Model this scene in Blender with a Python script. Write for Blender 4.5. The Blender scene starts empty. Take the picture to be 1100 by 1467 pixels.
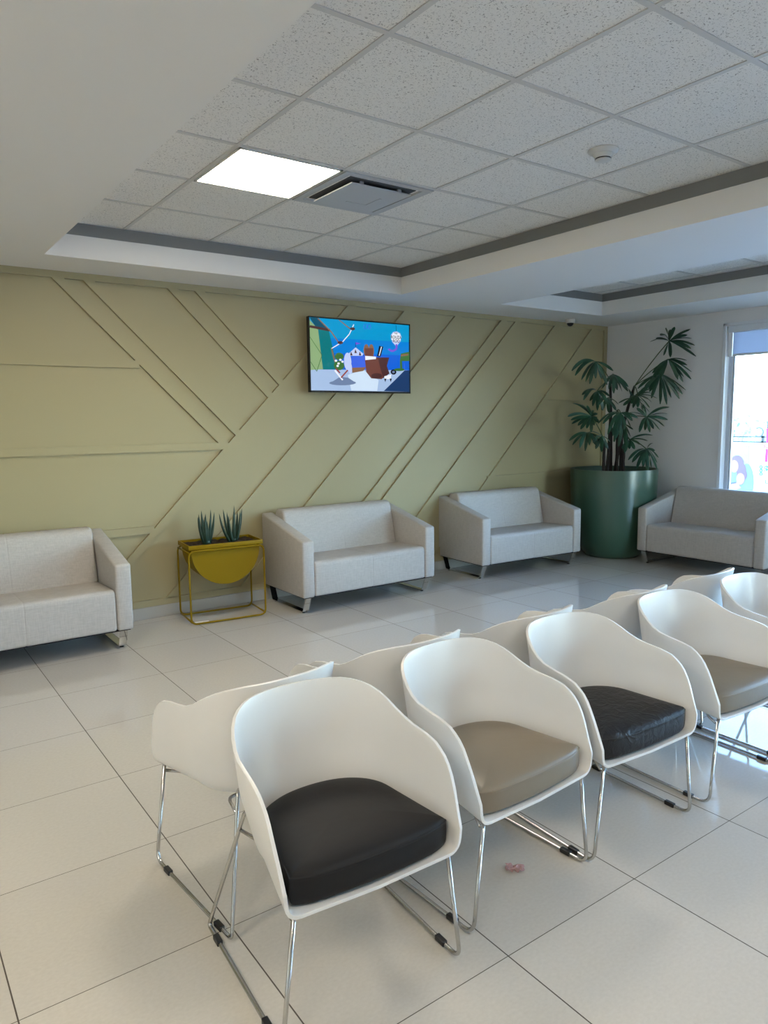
import bpy, bmesh, math, random
from mathutils import Vector, Matrix, Euler
PI = math.pi
random.seed(7)
sc = bpy.context.scene
COL = sc.collection

# ------------------------------------------------------------------ camera
FPX, YAW, PITCH, ROLL, CAMZ = 1039.394, -0.62176, 1.44430, -0.01189, 1.55715
camd = bpy.data.cameras.new('camera')
cam = bpy.data.objects.new('camera', camd)
COL.objects.link(cam)
CR = Matrix.Rotation(YAW, 3, 'Z') @ Matrix.Rotation(PITCH, 3, 'X') @ Matrix.Rotation(ROLL, 3, 'Z')
cam.matrix_world = Matrix.Translation((0, 0, CAMZ)) @ CR.to_4x4()
camd.sensor_fit = 'VERTICAL'
camd.sensor_height = 36.0
camd.lens = 36.0 * FPX / 1467.0
camd.clip_start = 0.05
camd.clip_end = 300
sc.camera = cam


def ray(u, v):
    return CR @ Vector(((u - 550) / FPX, (733.5 - v) / FPX, -1.0))


def on_y(u, v, y):
    d = ray(u, v)
    return Vector((0, 0, CAMZ)) + d * (y / d.y)


def on_x(u, v, x):
    d = ray(u, v)
    return Vector((0, 0, CAMZ)) + d * (x / d.x)


# ------------------------------------------------------------------ materials
def srgb(r, g, b):
    f = lambda c: (c / 255.0) / 12.92 if c / 255.0 <= 0.04045 else ((c / 255.0 + 0.055) / 1.055) ** 2.4
    return (f(r), f(g), f(b), 1.0)


def mat(name, col, rough=0.5, metal=0.0, **kw):
    m = bpy.data.materials.new(name)
    m.use_nodes = True
    b = m.node_tree.nodes['Principled BSDF']
    b.inputs['Base Color'].default_value = tuple(col[:3]) + (1.0,)
    b.inputs['Roughness'].default_value = rough
    b.inputs['Metallic'].default_value = metal
    for k, v in kw.items():
        b.inputs[k.replace('_', ' ')].default_value = v
    return m


def nd(m, t, **kw):
    n = m.node_tree.nodes.new(t)
    for k, v in kw.items():
        setattr(n, k, v)
    return n


def lk(m, a, b):
    m.node_tree.links.new(a, b)


def bsdf(m):
    return m.node_tree.nodes['Principled BSDF']


def objcoord(m, scale=None):
    tc = nd(m, 'ShaderNodeTexCoord')
    return tc.outputs['Object']


def add_bump(m, scale, strength, dist, detail=3.0, tex='noise'):
    c = objcoord(m)
    n = nd(m, 'ShaderNodeTexNoise' if tex == 'noise' else 'ShaderNodeTexVoronoi')
    n.inputs['Scale'].default_value = scale
    if tex == 'noise':
        n.inputs['Detail'].default_value = detail
    lk(m, c, n.inputs['Vector'])
    b = nd(m, 'ShaderNodeBump')
    b.inputs['Strength'].default_value = strength
    b.inputs['Distance'].default_value = dist
    lk(m, n.outputs[0], b.inputs['Height'])
    lk(m, b.outputs['Normal'], bsdf(m).inputs['Normal'])
    return n


def add_mottle(m, c1, c2, scale, detail=4.0, lo=0.3, hi=0.7):
    c = objcoord(m)
    n = nd(m, 'ShaderNodeTexNoise')
    n.inputs['Scale'].default_value = scale
    n.inputs['Detail'].default_value = detail
    lk(m, c, n.inputs['Vector'])
    r = nd(m, 'ShaderNodeValToRGB')
    r.color_ramp.elements[0].position = lo
    r.color_ramp.elements[1].position = hi
    r.color_ramp.elements[0].color = tuple(c1[:3]) + (1,)
    r.color_ramp.elements[1].color = tuple(c2[:3]) + (1,)
    lk(m, n.outputs[0], r.inputs[0])
    lk(m, r.outputs[0], bsdf(m).inputs['Base Color'])


# floor: polished porcelain, 0.60 m tiles, dark joints
M_floor = mat('polished_porcelain', (0.5, 0.47, 0.42), 0.04)


def build_floor_mat(m):
    c = objcoord(m)
    sep = nd(m, 'ShaderNodeSeparateXYZ')
    lk(m, c, sep.inputs[0])

    def joint(sock, off, w):
        a = nd(m, 'ShaderNodeMath', operation='ADD'); a.inputs[1].default_value = -off + 60.0
        lk(m, sock, a.inputs[0])
        d = nd(m, 'ShaderNodeMath', operation='DIVIDE'); d.inputs[1].default_value = 0.6
        lk(m, a.outputs[0], d.inputs[0])
        f = nd(m, 'ShaderNodeMath', operation='FRACT'); lk(m, d.outputs[0], f.inputs[0])
        s = nd(m, 'ShaderNodeMath', operation='SUBTRACT'); s.inputs[1].default_value = 0.5
        lk(m, f.outputs[0], s.inputs[0])
        ab = nd(m, 'ShaderNodeMath', operation='ABSOLUTE'); lk(m, s.outputs[0], ab.inputs[0])
        g = nd(m, 'ShaderNodeMath', operation='GREATER_THAN'); g.inputs[1].default_value = 0.5 - w / 1.2
        lk(m, ab.outputs[0], g.inputs[0])
        return g.outputs[0], d.outputs[0]
    jx, dx = joint(sep.outputs[0], 0.2105, 0.0040)
    jy, dy = joint(sep.outputs[1], 4.3721, 0.0026)
    mx = nd(m, 'ShaderNodeMath', operation='MAXIMUM')
    lk(m, jx, mx.inputs[0]); lk(m, jy, mx.inputs[1])
    # fine mineral speckle and a slight tone change from tile to tile
    n = nd(m, 'ShaderNodeTexNoise'); n.inputs['Scale'].default_value = 90; n.inputs['Detail'].default_value = 5
    mp = nd(m, 'ShaderNodeMapping'); mp.inputs['Scale'].default_value = (0.8, 1.1, 1)
    lk(m, c, mp.inputs[0]); lk(m, mp.outputs[0], n.inputs['Vector'])
    r = nd(m, 'ShaderNodeValToRGB')
    r.color_ramp.elements[0].position = 0.25; r.color_ramp.elements[1].position = 0.75
    r.color_ramp.elements[0].color = (0.535, 0.505, 0.455, 1); r.color_ramp.elements[1].color = (0.585, 0.555, 0.503, 1)
    lk(m, n.outputs[0], r.inputs[0])
    fl = nd(m, 'ShaderNodeVectorMath', operation='FLOOR')
    cb = nd(m, 'ShaderNodeCombineXYZ'); lk(m, dx, cb.inputs[0]); lk(m, dy, cb.inputs[1]); lk(m, cb.outputs[0], fl.inputs[0])
    wn = nd(m, 'ShaderNodeTexWhiteNoise'); lk(m, fl.outputs[0], wn.inputs['Vector'])
    mr = nd(m, 'ShaderNodeMapRange'); mr.inputs['To Min'].default_value = 0.965; mr.inputs['To Max'].default_value = 1.03
    lk(m, wn.outputs['Value'], mr.inputs['Value'])
    ml = nd(m, 'ShaderNodeMix', data_type='RGBA', blend_type='MULTIPLY'); ml.inputs[0].default_value = 1
    lk(m, r.outputs[0], ml.inputs[6]); lk(m, mr.outputs[0], ml.inputs[7])
    mix = nd(m, 'ShaderNodeMix', data_type='RGBA')
    lk(m, mx.outputs[0], mix.inputs[0]); lk(m, ml.outputs[2], mix.inputs[6])
    mix.inputs[7].default_value = (0.07, 0.055, 0.04, 1)
    lk(m, mix.outputs[2], bsdf(m).inputs['Base Color'])
    ro = nd(m, 'ShaderNodeMapRange'); ro.inputs['To Min'].default_value = 0.035; ro.inputs['To Max'].default_value = 0.6
    lk(m, mx.outputs[0], ro.inputs['Value'])
    lk(m, ro.outputs[0], bsdf(m).inputs['Roughness'])
    bp = nd(m, 'ShaderNodeBump'); bp.inputs['Strength'].default_value = 0.5; bp.inputs['Distance'].default_value = 0.001
    bp.invert = True
    lk(m, mx.outputs[0], bp.inputs['Height'])
    lk(m, bp.outputs[0], bsdf(m).inputs['Normal'])


build_floor_mat(M_floor)

M_tile = mat('mineral_fibre_tile', (0.62, 0.6, 0.565), 0.9)


def build_tile_mat(m):
    c = objcoord(m)
    v = nd(m, 'ShaderNodeTexNoise'); v.inputs['Scale'].default_value = 135; v.inputs['Detail'].default_value = 2.0
    v.inputs['Distortion'].default_value = 1.2
    lk(m, c, v.inputs['Vector'])
    r = nd(m, 'ShaderNodeValToRGB')
    r.color_ramp.elements[0].position = 0.34; r.color_ramp.elements[1].position = 0.40
    r.color_ramp.elements[0].color = (0.30, 0.28, 0.25, 1); r.color_ramp.elements[1].color = (0.775, 0.745, 0.70, 1)
    lk(m, v.outputs[0], r.inputs[0])
    lk(m, r.outputs[0], bsdf(m).inputs['Base Color'])
    b = nd(m, 'ShaderNodeBump'); b.inputs['Strength'].default_value = 0.4; b.inputs['Distance'].default_value = 0.002
    lk(m, r.outputs[0], b.inputs['Height']); lk(m, b.outputs[0], bsdf(m).inputs['Normal'])


build_tile_mat(M_tile)
M_tee = mat('grid_tee_paint', (0.56, 0.54, 0.51), 0.5)
M_soffit = mat('soffit_paint', (0.76, 0.735, 0.70), 0.7)
M_band = mat('cove_grey_paint', (0.20, 0.197, 0.19), 0.6)
M_wallpaint = mat('white_wall_paint', (0.78, 0.76, 0.745), 0.6)
M_accent = mat('khaki_accent_paint', (0.37, 0.318, 0.178), 0.5)
add_bump(M_accent, 60, 0.06, 0.001)
M_base = mat('baseboard_tile', (0.43, 0.41, 0.375), 0.25)
M_sofa = mat('off_white_leatherette', (0.6, 0.585, 0.56), 0.5)


def build_sofa_mat(m):
    c = objcoord(m)
    w1 = nd(m, 'ShaderNodeTexNoise'); w1.inputs['Scale'].default_value = 160; w1.inputs['Detail'].default_value = 4
    mp = nd(m, 'ShaderNodeMapping'); mp.inputs['Scale'].default_value = (1, 1, 0.12)
    lk(m, c, mp.inputs[0]); lk(m, mp.outputs[0], w1.inputs['Vector'])
    w2 = nd(m, 'ShaderNodeTexNoise'); w2.inputs['Scale'].default_value = 160; w2.inputs['Detail'].default_value = 4
    mp2 = nd(m, 'ShaderNodeMapping'); mp2.inputs['Scale'].default_value = (0.12, 0.12, 1)
    lk(m, c, mp2.inputs[0]); lk(m, mp2.outputs[0], w2.inputs['Vector'])
    ad = nd(m, 'ShaderNodeMath', operation='ADD'); lk(m, w1.outputs[0], ad.inputs[0]); lk(m, w2.outputs[0], ad.inputs[1])
    r = nd(m, 'ShaderNodeMapRange'); r.inputs['From Min'].default_value = 0.6; r.inputs['From Max'].default_value = 1.4
    lk(m, ad.outputs[0], r.inputs['Value'])
    mx = nd(m, 'ShaderNodeMix', data_type='RGBA')
    mx.inputs[6].default_value = (0.395, 0.37, 0.345, 1); mx.inputs[7].default_value = (0.51, 0.48, 0.45, 1)
    lk(m, r.outputs[0], mx.inputs[0]); lk(m, mx.outputs[2], bsdf(m).inputs['Base Color'])
    b = nd(m, 'ShaderNodeBump'); b.inputs['Strength'].default_value = 0.15; b.inputs['Distance'].default_value = 0.0015
    lk(m, ad.outputs[0], b.inputs['Height']); lk(m, b.outputs[0], bsdf(m).inputs['Normal'])


build_sofa_mat(M_sofa)
M_darkcloth = mat('dust_cover_shade_black', (0.008, 0.008, 0.012), 0.9)
M_chrome = mat('chrome', (0.62, 0.62, 0.61), 0.09, 1.0)
M_wire = mat('chromed_wire', (0.55, 0.54, 0.52), 0.16, 1.0)
M_blackplastic = mat('black_plastic', (0.012, 0.012, 0.014), 0.4)
M_shell = mat('white_moulded_plastic', (0.755, 0.745, 0.73), 0.32)
M_blackcush = mat('black_leatherette', (0.014, 0.0135, 0.0145), 0.55, Specular_IOR_Level=0.2)
M_taupe = mat('taupe_leatherette', (0.205, 0.165, 0.118), 0.42)
M_wrinkled = mat('creased_black_leatherette', (0.014, 0.0135, 0.0145), 0.5, Specular_IOR_Level=0.25)
for mm in (M_blackcush, M_taupe):
    add_bump(mm, 14, 0.25, 0.006, 2.0)
_n = add_bump(M_wrinkled, 22, 0.55, 0.012, 3.0)
_n.inputs['Distortion'].default_value = 1.5
M_yellow = mat('mustard_powder_coat', (0.235, 0.150, 0.002), 0.5, Specular_IOR_Level=0.15)
M_soil = mat('dark_soil', (0.018, 0.010, 0.006), 0.95)
add_mottle(M_soil, (0.008, 0.005, 0.003), (0.05, 0.025, 0.012), 60)
M_aloe = mat('aloe_leaf', (0.02, 0.07, 0.055), 0.4)
add_mottle(M_aloe, (0.010, 0.033, 0.021), (0.026, 0.060, 0.040), 25)
M_pot = mat('sea_green_lacquer', (0.036, 0.090, 0.060), 0.30, Specular_IOR_Level=0.75)
M_palm = mat('palm_leaf', (0.014, 0.055, 0.03), 0.38)
add_mottle(M_palm, (0.010, 0.042, 0.024), (0.024, 0.088, 0.042), 9)
M_cane = mat('palm_cane', (0.022, 0.014, 0.012), 0.8)
M_petiole = mat('palm_petiole', (0.05, 0.09, 0.025), 0.5)
M_tvblack = mat('tv_black', (0.006, 0.006, 0.008), 0.25)
M_metalgrey = mat('diffuser_grey_metal', (0.42, 0.43, 0.44), 0.4)
M_darkvoid = mat('diffuser_dark_throat', (0.07, 0.075, 0.08), 0.7)
M_offwhite = mat('off_white_plastic', (0.6, 0.585, 0.55), 0.4)
M_alu = mat('anodised_aluminium', (0.5, 0.52, 0.56), 0.35, 0.7)
M_whitepvc = mat('white_profile', (0.75, 0.76, 0.78), 0.35)
M_blind = mat('blind_fabric', (0.42, 0.44, 0.5), 0.8)
_nt = M_blind.node_tree
_tl = _nt.nodes.new('ShaderNodeBsdfTranslucent'); _tl.inputs[0].default_value = (0.42, 0.44, 0.5, 1)
_mx = _nt.nodes.new('ShaderNodeMixShader'); _mx.inputs[0].default_value = 0.62
_nt.links.new(bsdf(M_blind).outputs[0], _mx.inputs[1]); _nt.links.new(_tl.outputs[0], _mx.inputs[2])
_nt.links.new(_mx.outputs[0], [n for n in _nt.nodes if n.type == 'OUTPUT_MATERIAL'][0].inputs[0])
M_paper = mat('white_paper', (0.8, 0.8, 0.78), 0.6)
M_wrapper = mat('pink_clear_wrapper', (0.62, 0.36, 0.36), 0.15, Transmission_Weight=0.35)
M_ground = mat('asphalt', (0.3, 0.3, 0.3), 0.9)
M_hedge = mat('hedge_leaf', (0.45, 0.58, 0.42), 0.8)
M_darkmetal = mat('dark_fence_metal', (0.015, 0.03, 0.03), 0.5)


def emis(name, col, strength):
    m = bpy.data.materials.new(name)
    m.use_nodes = True
    nt = m.node_tree
    nt.nodes.clear()
    e = nt.nodes.new('ShaderNodeEmission')
    e.inputs[0].default_value = tuple(col[:3]) + (1,)
    e.inputs[1].default_value = strength
    o = nt.nodes.new('ShaderNodeOutputMaterial')
    nt.links.new(e.outputs[0], o.inputs[0])
    return m


M_led = emis('led_panel_light', (1.0, 0.90, 0.73), 24.0)


def glass_mat():
    m = bpy.data.materials.new('window_glass')
    m.use_nodes = True
    nt = m.node_tree
    nt.nodes.clear()
    t = nt.nodes.new('ShaderNodeBsdfTransparent'); t.inputs[0].default_value = (0.93, 0.96, 0.96, 1)
    g = nt.nodes.new('ShaderNodeBsdfGlossy'); g.inputs[1].default_value = 0.0
    f = nt.nodes.new('ShaderNodeFresnel'); f.inputs[0].default_value = 1.45
    x = nt.nodes.new('ShaderNodeMixShader')
    o = nt.nodes.new('ShaderNodeOutputMaterial')
    nt.links.new(f.outputs[0], x.inputs[0]); nt.links.new(t.outputs[0], x.inputs[1]); nt.links.new(g.outputs[0], x.inputs[2])
    nt.links.new(x.outputs[0], o.inputs[0])
    return m


M_glass = glass_mat()


# ------------------------------------------------------------------ object helpers
def finish(bm, name, m, parent=None, smooth=False, loc=None, rotz=0.0, angle=None):
    me = bpy.data.meshes.new(name)
    bmesh.ops.recalc_face_normals(bm, faces=bm.faces[:])
    bm.to_mesh(me)
    bm.free()
    ms = m if isinstance(m, (list, tuple)) else [m]
    for k in ms:
        me.materials.append(k)
    if smooth:
        for p in me.polygons:
            p.use_smooth = True
        if angle is not None:
            try:
                me.set_sharp_from_angle(angle=angle)
            except Exception:
                pass
    o = bpy.data.objects.new(name, me)
    COL.objects.link(o)
    if parent is not None:
        o.parent = parent
    if loc is not None:
        o.location = loc
    if rotz:
        o.rotation_euler = (0, 0, rotz)
    return o


def tag(o, label, cat, group=None):
    o['label'] = label
    o['category'] = cat
    if group:
        o['group'] = group
    return o


def thing(name, label, cat, loc=(0, 0, 0), rotz=0.0, group=None):
    o = bpy.data.objects.new(name, None)
    COL.objects.link(o)
    o.empty_display_size = 0.1
    o.location = loc
    o.rotation_euler = (0, 0, rotz)
    return tag(o, label, cat, group)


def struct(bm, name, m, smooth=False):
    o = finish(bm, name, m, None, smooth)
    o['kind'] = 'structure'
    return o


def box(bm, x0, x1, y0, y1, z0, z1, bevel=0.0, seg=2, mi=0):
    vs = [bm.verts.new((x, y, z)) for x in (x0, x1) for y in (y0, y1) for z in (z0, z1)]
    idx = [(0, 1, 3, 2), (4, 6, 7, 5), (0, 4, 5, 1), (2, 3, 7, 6), (0, 2, 6, 4), (1, 5, 7, 3)]
    fs = [bm.faces.new([vs[i] for i in q]) for q in idx]
    for f in fs:
        f.material_index = mi
    if bevel > 0:
        es = list({e for f in fs for e in f.edges})
        r = bmesh.ops.bevel(bm, geom=es, offset=bevel, segments=seg, profile=0.5, affect='EDGES')
        for f in r['faces']:
            f.material_index = mi
    return fs


def prism(bm, pts, axis, a, b, bevel=0.0, seg=2, mi=0):
    """polygon pts (2D) extruded along axis 'x'|'y'|'z' from a to b"""
    def P(p, t):
        return {'x': (t, p[0], p[1]), 'y': (p[0], t, p[1]), 'z': (p[0], p[1], t)}[axis]
    A = [bm.verts.new(P(p, a)) for p in pts]
    B = [bm.verts.new(P(p, b)) for p in pts]
    n = len(pts)
    fs = [bm.faces.new(A), bm.faces.new(B[::-1])]
    for i in range(n):
        fs.append(bm.faces.new((A[i], B[i], B[(i + 1) % n], A[(i + 1) % n])))
    for f in fs:
        f.material_index = mi
    if bevel > 0:
        bmesh.ops.recalc_face_normals(bm, faces=fs)
        es = list({e for f in fs for e in f.edges})
        bmesh.ops.bevel(bm, geom=es, offset=bevel, segments=seg, profile=0.5, affect='EDGES')


def rounded_path(pts, r, seg=6):
    """fillet the corners of a 3D polyline"""
    P = [Vector(p) for p in pts]
    out = [P[0]]
    for i in range(1, len(P) - 1):
        a = (P[i - 1] - P[i]); b = (P[i + 1] - P[i])
        rr = min(r, a.length * 0.49, b.length * 0.49)
        s = P[i] + a.normalized() * rr
        e = P[i] + b.normalized() * rr
        for k in range(seg + 1):
            t = k / seg
            out.append(s * (1 - t) ** 2 + P[i] * 2 * t * (1 - t) + e * t * t)
    out.append(P[-1])
    return out


def tube(bm, pts, r, n=8, closed=False, cap=True, radii=None, mi=0):
    P = [Vector(p) for p in pts]
    N = len(P)
    rings = []
    up = None
    for i in range(N):
        if closed:
            t = (P[(i + 1) % N] - P[i - 1]).normalized()
        else:
            t = (P[min(i + 1, N - 1)] - P[max(i - 1, 0)]).normalized()
        if up is None:
            up = Vector((0, 0, 1)) if abs(t.z) < 0.9 else Vector((1, 0, 0))
        s = t.cross(up)
        if s.length < 1e-6:
            s = t.orthogonal()
        s.normalize()
        up = s.cross(t).normalized()
        rr = radii[i] if radii else r
        rings.append([bm.verts.new(P[i] + (s * math.cos(2 * PI * k / n) + up * math.sin(2 * PI * k / n)) * rr) for k in range(n)])
    M = N if closed else N - 1
    for i in range(M):
        A, B = rings[i], rings[(i + 1) % N]
        for k in range(n):
            f = bm.faces.new((A[k], A[(k + 1) % n], B[(k + 1) % n], B[k]))
            f.material_index = mi
    if cap and not closed:
        bm.faces.new(rings[0][::-1]).material_index = mi
        bm.faces.new(rings[-1]).material_index = mi


def lathe(bm, prof, c=(0, 0, 0), n=48, mi=0):
    """profile list of (r,z) around z axis"""
    rings = []
    for r, z in prof:
        if r < 1e-6:
            rings.append([bm.verts.new((c[0], c[1], c[2] + z))])
        else:
            rings.append([bm.verts.new((c[0] + r * math.cos(2 * PI * k / n), c[1] + r * math.sin(2 * PI * k / n), c[2] + z)) for k in range(n)])
    for A, B in zip(rings, rings[1:]):
        for k in range(n):
            a, b = A[k % len(A)], A[(k + 1) % len(A)]
            d, e = B[k % len(B)], B[(k + 1) % len(B)]
            q = []
            for v in (a, b, e, d):
                if v not in q:
                    q.append(v)
            if len(q) > 2:
                bm.faces.new(q).material_index = mi


def lerp_table(tab, x):
    if x <= tab[0][0]:
        return tab[0][1]
    for (a, b), (c, d) in zip(tab, tab[1:]):
        if x <= c:
            return b + (d - b) * (x - a) / (c - a)
    return tab[-1][1]


# ------------------------------------------------------------------ the setting
XW, YW = 7.44, 5.70            # window wall, accent wall
XL, YB = -2.6, -4.2            # left wall, wall behind the camera
ZS, ZL, ZC = 2.64, 2.785, 2.866   # soffit, top of the white lip, tiled ceiling
T0 = (-2.3, -0.45, -1.4, 5.20)   # added unseen tray left of the camera, holds panels lighting that side
T1 = (1.06, 3.94, -1.4, 5.20)  # first ceiling tray x0 x1 y0 y1
T2 = (5.08, 6.59, -1.4, 5.13)  # second tray

bm = bmesh.new(); box(bm, XL, XW + .2, YB - .2, YW + .2, -0.06, 0.0); struct(bm, 'floor', M_floor)

# accent wall (board face) and its flat battens
bm = bmesh.new(); box(bm, XL - .2, XW + .2, YW + 0.020, YW + .2, 0, 3.0); struct(bm, 'wall_back', M_accent)
bm = bmesh.new()
YF = YW          # front of the battens
k_ = [0]


def batten(poly):
    k_[0] += 1
    prism(bm, poly, 'y', YF + 0.00004 * (k_[0] % 7), YW + 0.028)


def hstrip(x0, x1, z0, z1):
    batten([(x0, z0), (x1, z0), (x1, z1), (x0, z1)])


TOPZ, BOTZ = 2.592, 0.148
hstrip(XL, XW, TOPZ, ZS + .02)
hstrip(XL, XW, 0.02, BOTZ)
hstrip(7.38, XW, BOTZ - .01, TOPZ + .01)
W_ = 0.085


def back(s0, zlo, zhi):          # '\' batten: x + z = s0 .. s0+W
    batten([(s0 - zhi, zhi), (s0 - zlo, zlo), (s0 + W_ - zlo, zlo), (s0 + W_ - zhi, zhi)])


def fwd(d0, zlo, zhi):           # '/' batten: x - z = d0 .. d0+W
    batten([(d0 + zlo, zlo), (d0 + W_ + zlo, zlo), (d0 + W_ + zhi, zhi), (d0 + zhi, zhi)])


def to_e(s):                     # height where a '\' line meets the main '/' batten
    return (s - 1.14) / 2


back(3.792, 1.33, 2.60)
back(4.005, to_e(4.03), 2.60)
back(4.632, to_e(4.66), 2.60)
back(4.852, to_e(4.88), 2.60)
for d0 in (1.119, 1.763, 2.412, 3.062, 3.275, 3.906, 4.556):
    fwd(d0, 0.14, 2.60)
hstrip(XL, 1.79, 1.972, 2.031)
hstrip(XL, 2.48, 1.327, 1.385)
hstrip(XL, 1.84, 0.683, 0.742)
hstrip(6.36, 7.39, 1.757, 1.82)
hstrip(5.47, 7.39, 0.876, 0.938)
struct(bm, 'trim_1', M_accent)
bm = bmesh.new(); box(bm, XL, XW, YW - 0.012, YW + .012, 0, 0.095, 0.003, 2); struct(bm, 'baseboard_back', M_base)

# window wall with three openings, left wall, wall behind the camera with an added fill window
WZ0, WZ1 = 0.55, 2.49
WIN = [(2.55, 4.21), (0.35, 2.01), (-1.85, -0.19)]


def wall_with_holes(bm, axis, a, b, lo, hi, holes, z0, z1, ztop):
    def bx(p, q, u, v):
        if axis == 'x':
            box(bm, a, b, p, q, u, v)
        else:
            box(bm, p, q, a, b, u, v)
    cur = lo
    for (h0, h1) in sorted(holes):
        bx(cur, h0, 0, ztop)
        bx(h0, h1, 0, z0)
        bx(h0, h1, z1, ztop)
        cur = h1
    bx(cur, hi, 0, ztop)


bm = bmesh.new(); wall_with_holes(bm, 'x', XW, XW + .2, YB - .2, YW + 0.012, WIN, WZ0, WZ1, 3.0); struct(bm, 'wall_right', M_wallpaint)
bm = bmesh.new(); box(bm, XL - .2, XL, YB - .2, YW + 0.012, 0, 3.0); struct(bm, 'wall_left', M_wallpaint)
FRONT = [(5.7, 7.1)]  # unseen opening, added to let fill daylight in from behind the camera
bm = bmesh.new(); wall_with_holes(bm, 'y', YB - .2, YB, XL, XW, FRONT, 0.12, 2.5, 3.0); struct(bm, 'wall_front', M_wallpaint)
bm = bmesh.new(); box(bm, XW - .012, XW, YB, YW - .012, 0, 0.095, 0.003, 2); struct(bm, 'baseboard_right', M_base)

# tiled ceiling, tee grid, soffit with its two trays
bm = bmesh.new(); box(bm, XL, XW, YB, YW, ZC, ZC + .12); struct(bm, 'ceiling', M_tile)
bm = bmesh.new()
GX, GY, GS = 1.58, 2.141, 0.61
for (x0, x1, y0, y1) in (T0, T1, T2):
    i = math.ceil((x0 - GX) / GS)
    while GX + i * GS < x1:
        x = GX + i * GS
        box(bm, x - .012, x + .012, y0, y1, ZC - .004, ZC + .01)
        i += 1
    j = math.ceil((y0 - GY) / GS)
    while GY + j * GS < y1 - .05:
        y = GY + j * GS
        box(bm, x0, x1, y - .012, y + .012, ZC - .0042, ZC + .01)
        j += 1
struct(bm, 'trim_2', M_tee)
bm = bmesh.new()
xs = [XL, T0[0], T0[1], T1[0], T1[1], T2[0], T2[1], XW]
box(bm, xs[0], xs[1], YB, YW, ZS, ZC)
box(bm, xs[2], xs[3], YB, YW, ZS, ZC)
box(bm, xs[4], xs[5], YB, YW, ZS, ZC)
box(bm, xs[6], xs[7], YB, YW, ZS, ZC)
for T in (T0, T1, T2):
    box(bm, T[0], T[1], T[3], YW, ZS, ZC)
    box(bm, T[0], T[1], YB, T[2], ZS, ZC)
struct(bm, 'ceiling_soffit', M_soffit)
bm = bmesh.new()
t = 0.006
for (x0, x1, y0, y1) in (T0, T1, T2):
    box(bm, x0, x0 + t, y0, y1, ZL, ZC - .004)
    box(bm, x1 - t, x1, y0, y1, ZL, ZC - .004)
    box(bm, x0, x1, y1 - t, y1, ZL, ZC - .004)
    box(bm, x0, x1, y0, y0 + t, ZL, ZC - .004)
struct(bm, 'trim_3', M_band)


def window(name, axis, plane, h0, h1, z0, z1, f=0.05, d=0.06):
    """aluminium frame in an opening and a glass pane inside it; plane = centre of the frame"""
    bmf = bmesh.new()

    def bx(b_, p, q, u, v, dd, bev=0.004):
        if axis == 'x':
            box(b_, plane - dd / 2, plane + dd / 2, p, q, u, v, bev, 1)
        else:
            box(b_, p, q, plane - dd / 2, plane + dd / 2, u, v, bev, 1)
    e = 0.001
    bx(bmf, h0 + e, h0 + f, z0 + e, z1 - e, d); bx(bmf, h1 - f, h1 - e, z0 + e, z1 - e, d)
    bx(bmf, h0 + f - .004, h1 - f + .004, z0 + e, z0 + f, d); bx(bmf, h0 + f - .004, h1 - f + .004, z1 - f, z1 - e, d)
    # inner bead
    g = 0.018
    bx(bmf, h0 + f - .002, h0 + f + g, z0 + f, z1 - f, d * .5, .002); bx(bmf, h1 - f - g, h1 - f + .002, z0 + f, z1 - f, d * .5, .002)
    o = struct(bmf, name, M_alu)
    bmg = bmesh.new(); bx(bmg, h0 + f - .002, h1 - f + .002, z0 + f - .002, z1 - f + .002, 0.006, 0)
    finish(bmg, 'glass_pane', M_glass, o)
    return o


for i, (h0, h1) in enumerate(WIN):
    w = window('window_%d' % (i + 1), 'x', XW + .10, h0, h1, WZ0, WZ1)
    if i == 0:
        # bright white casing bead round the opening
        bmc = bmesh.new()
        box(bmc, XW - .012, XW + .10, h1 - .012, h1 + .022, WZ0, WZ1 + .02, .003, 1)
        box(bmc, XW - .012, XW + .10, h0 - .022, h0 + .012, WZ0, WZ1 + .02, .003, 1)
        box(bmc, XW - .012, XW + .10, h0 - .022, h1 + .022, WZ1 - .01, WZ1 + .022, .003, 1)
        finish(bmc, 'casing', M_whitepvc, w)
        bmc = bmesh.new(); box(bmc, XW - .03, XW + .10, h0 - .03, h1 + .03, WZ0 - .03, WZ0, .004, 1)
        finish(bmc, 'window_sill', M_whitepvc, w)
for i, (h0, h1) in enumerate(FRONT):
    window('window_%d' % (i + 4), 'y', YB - .10, h0, h1, 0.12, 2.5)

# roller blind in the visible window
bl = thing('roller_blind', 'pale grey roller blind drawn almost fully up at the window top', 'blind', (XW, 3.38, 2.17))
bm = bmesh.new(); box(bm, 0.0, 0.075, -.81, .81, .245, .312, 0.008, 2); finish(bm, 'cassette', M_whitepvc, bl)
bm = bmesh.new(); box(bm, 0.035, 0.037, -.79, .765, 0.02, .25); finish(bm, 'fabric', M_blind, bl)
bm = bmesh.new(); box(bm, 0.028, 0.044, -.79, .765, 0.0, .024, 0.004, 1); finish(bm, 'bottom_bar', M_whitepvc, bl)
bm = bmesh.new(); box(bm, 0.02, 0.05, .768, .812, 0.0, .25, 0.003, 1); finish(bm, 'side_guide', M_whitepvc, bl)

# ------------------------------------------------------------------ ceiling fittings
def ceiling_light(x, y, label):
    o = thing('ceiling_light', label, 'ceiling light', (x, y, ZC - .004), 0, None)
    h = 0.293
    b_ = bmesh.new()
    for (a, b, c, d) in ((-h, h, -h, -h + .012), (-h, h, h - .012, h), (-h, -h + .012, -h, h), (h - .012, h, -h, h)):
        box(b_, a, b, c, d, -.006, .006)
    finish(b_, 'frame', M_offwhite, o)
    b_ = bmesh.new(); box(b_, -h + .012, h - .012, -h + .012, h - .012, -.003, .003); finish(b_, 'diffuser', M_led, o)
    return o


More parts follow.
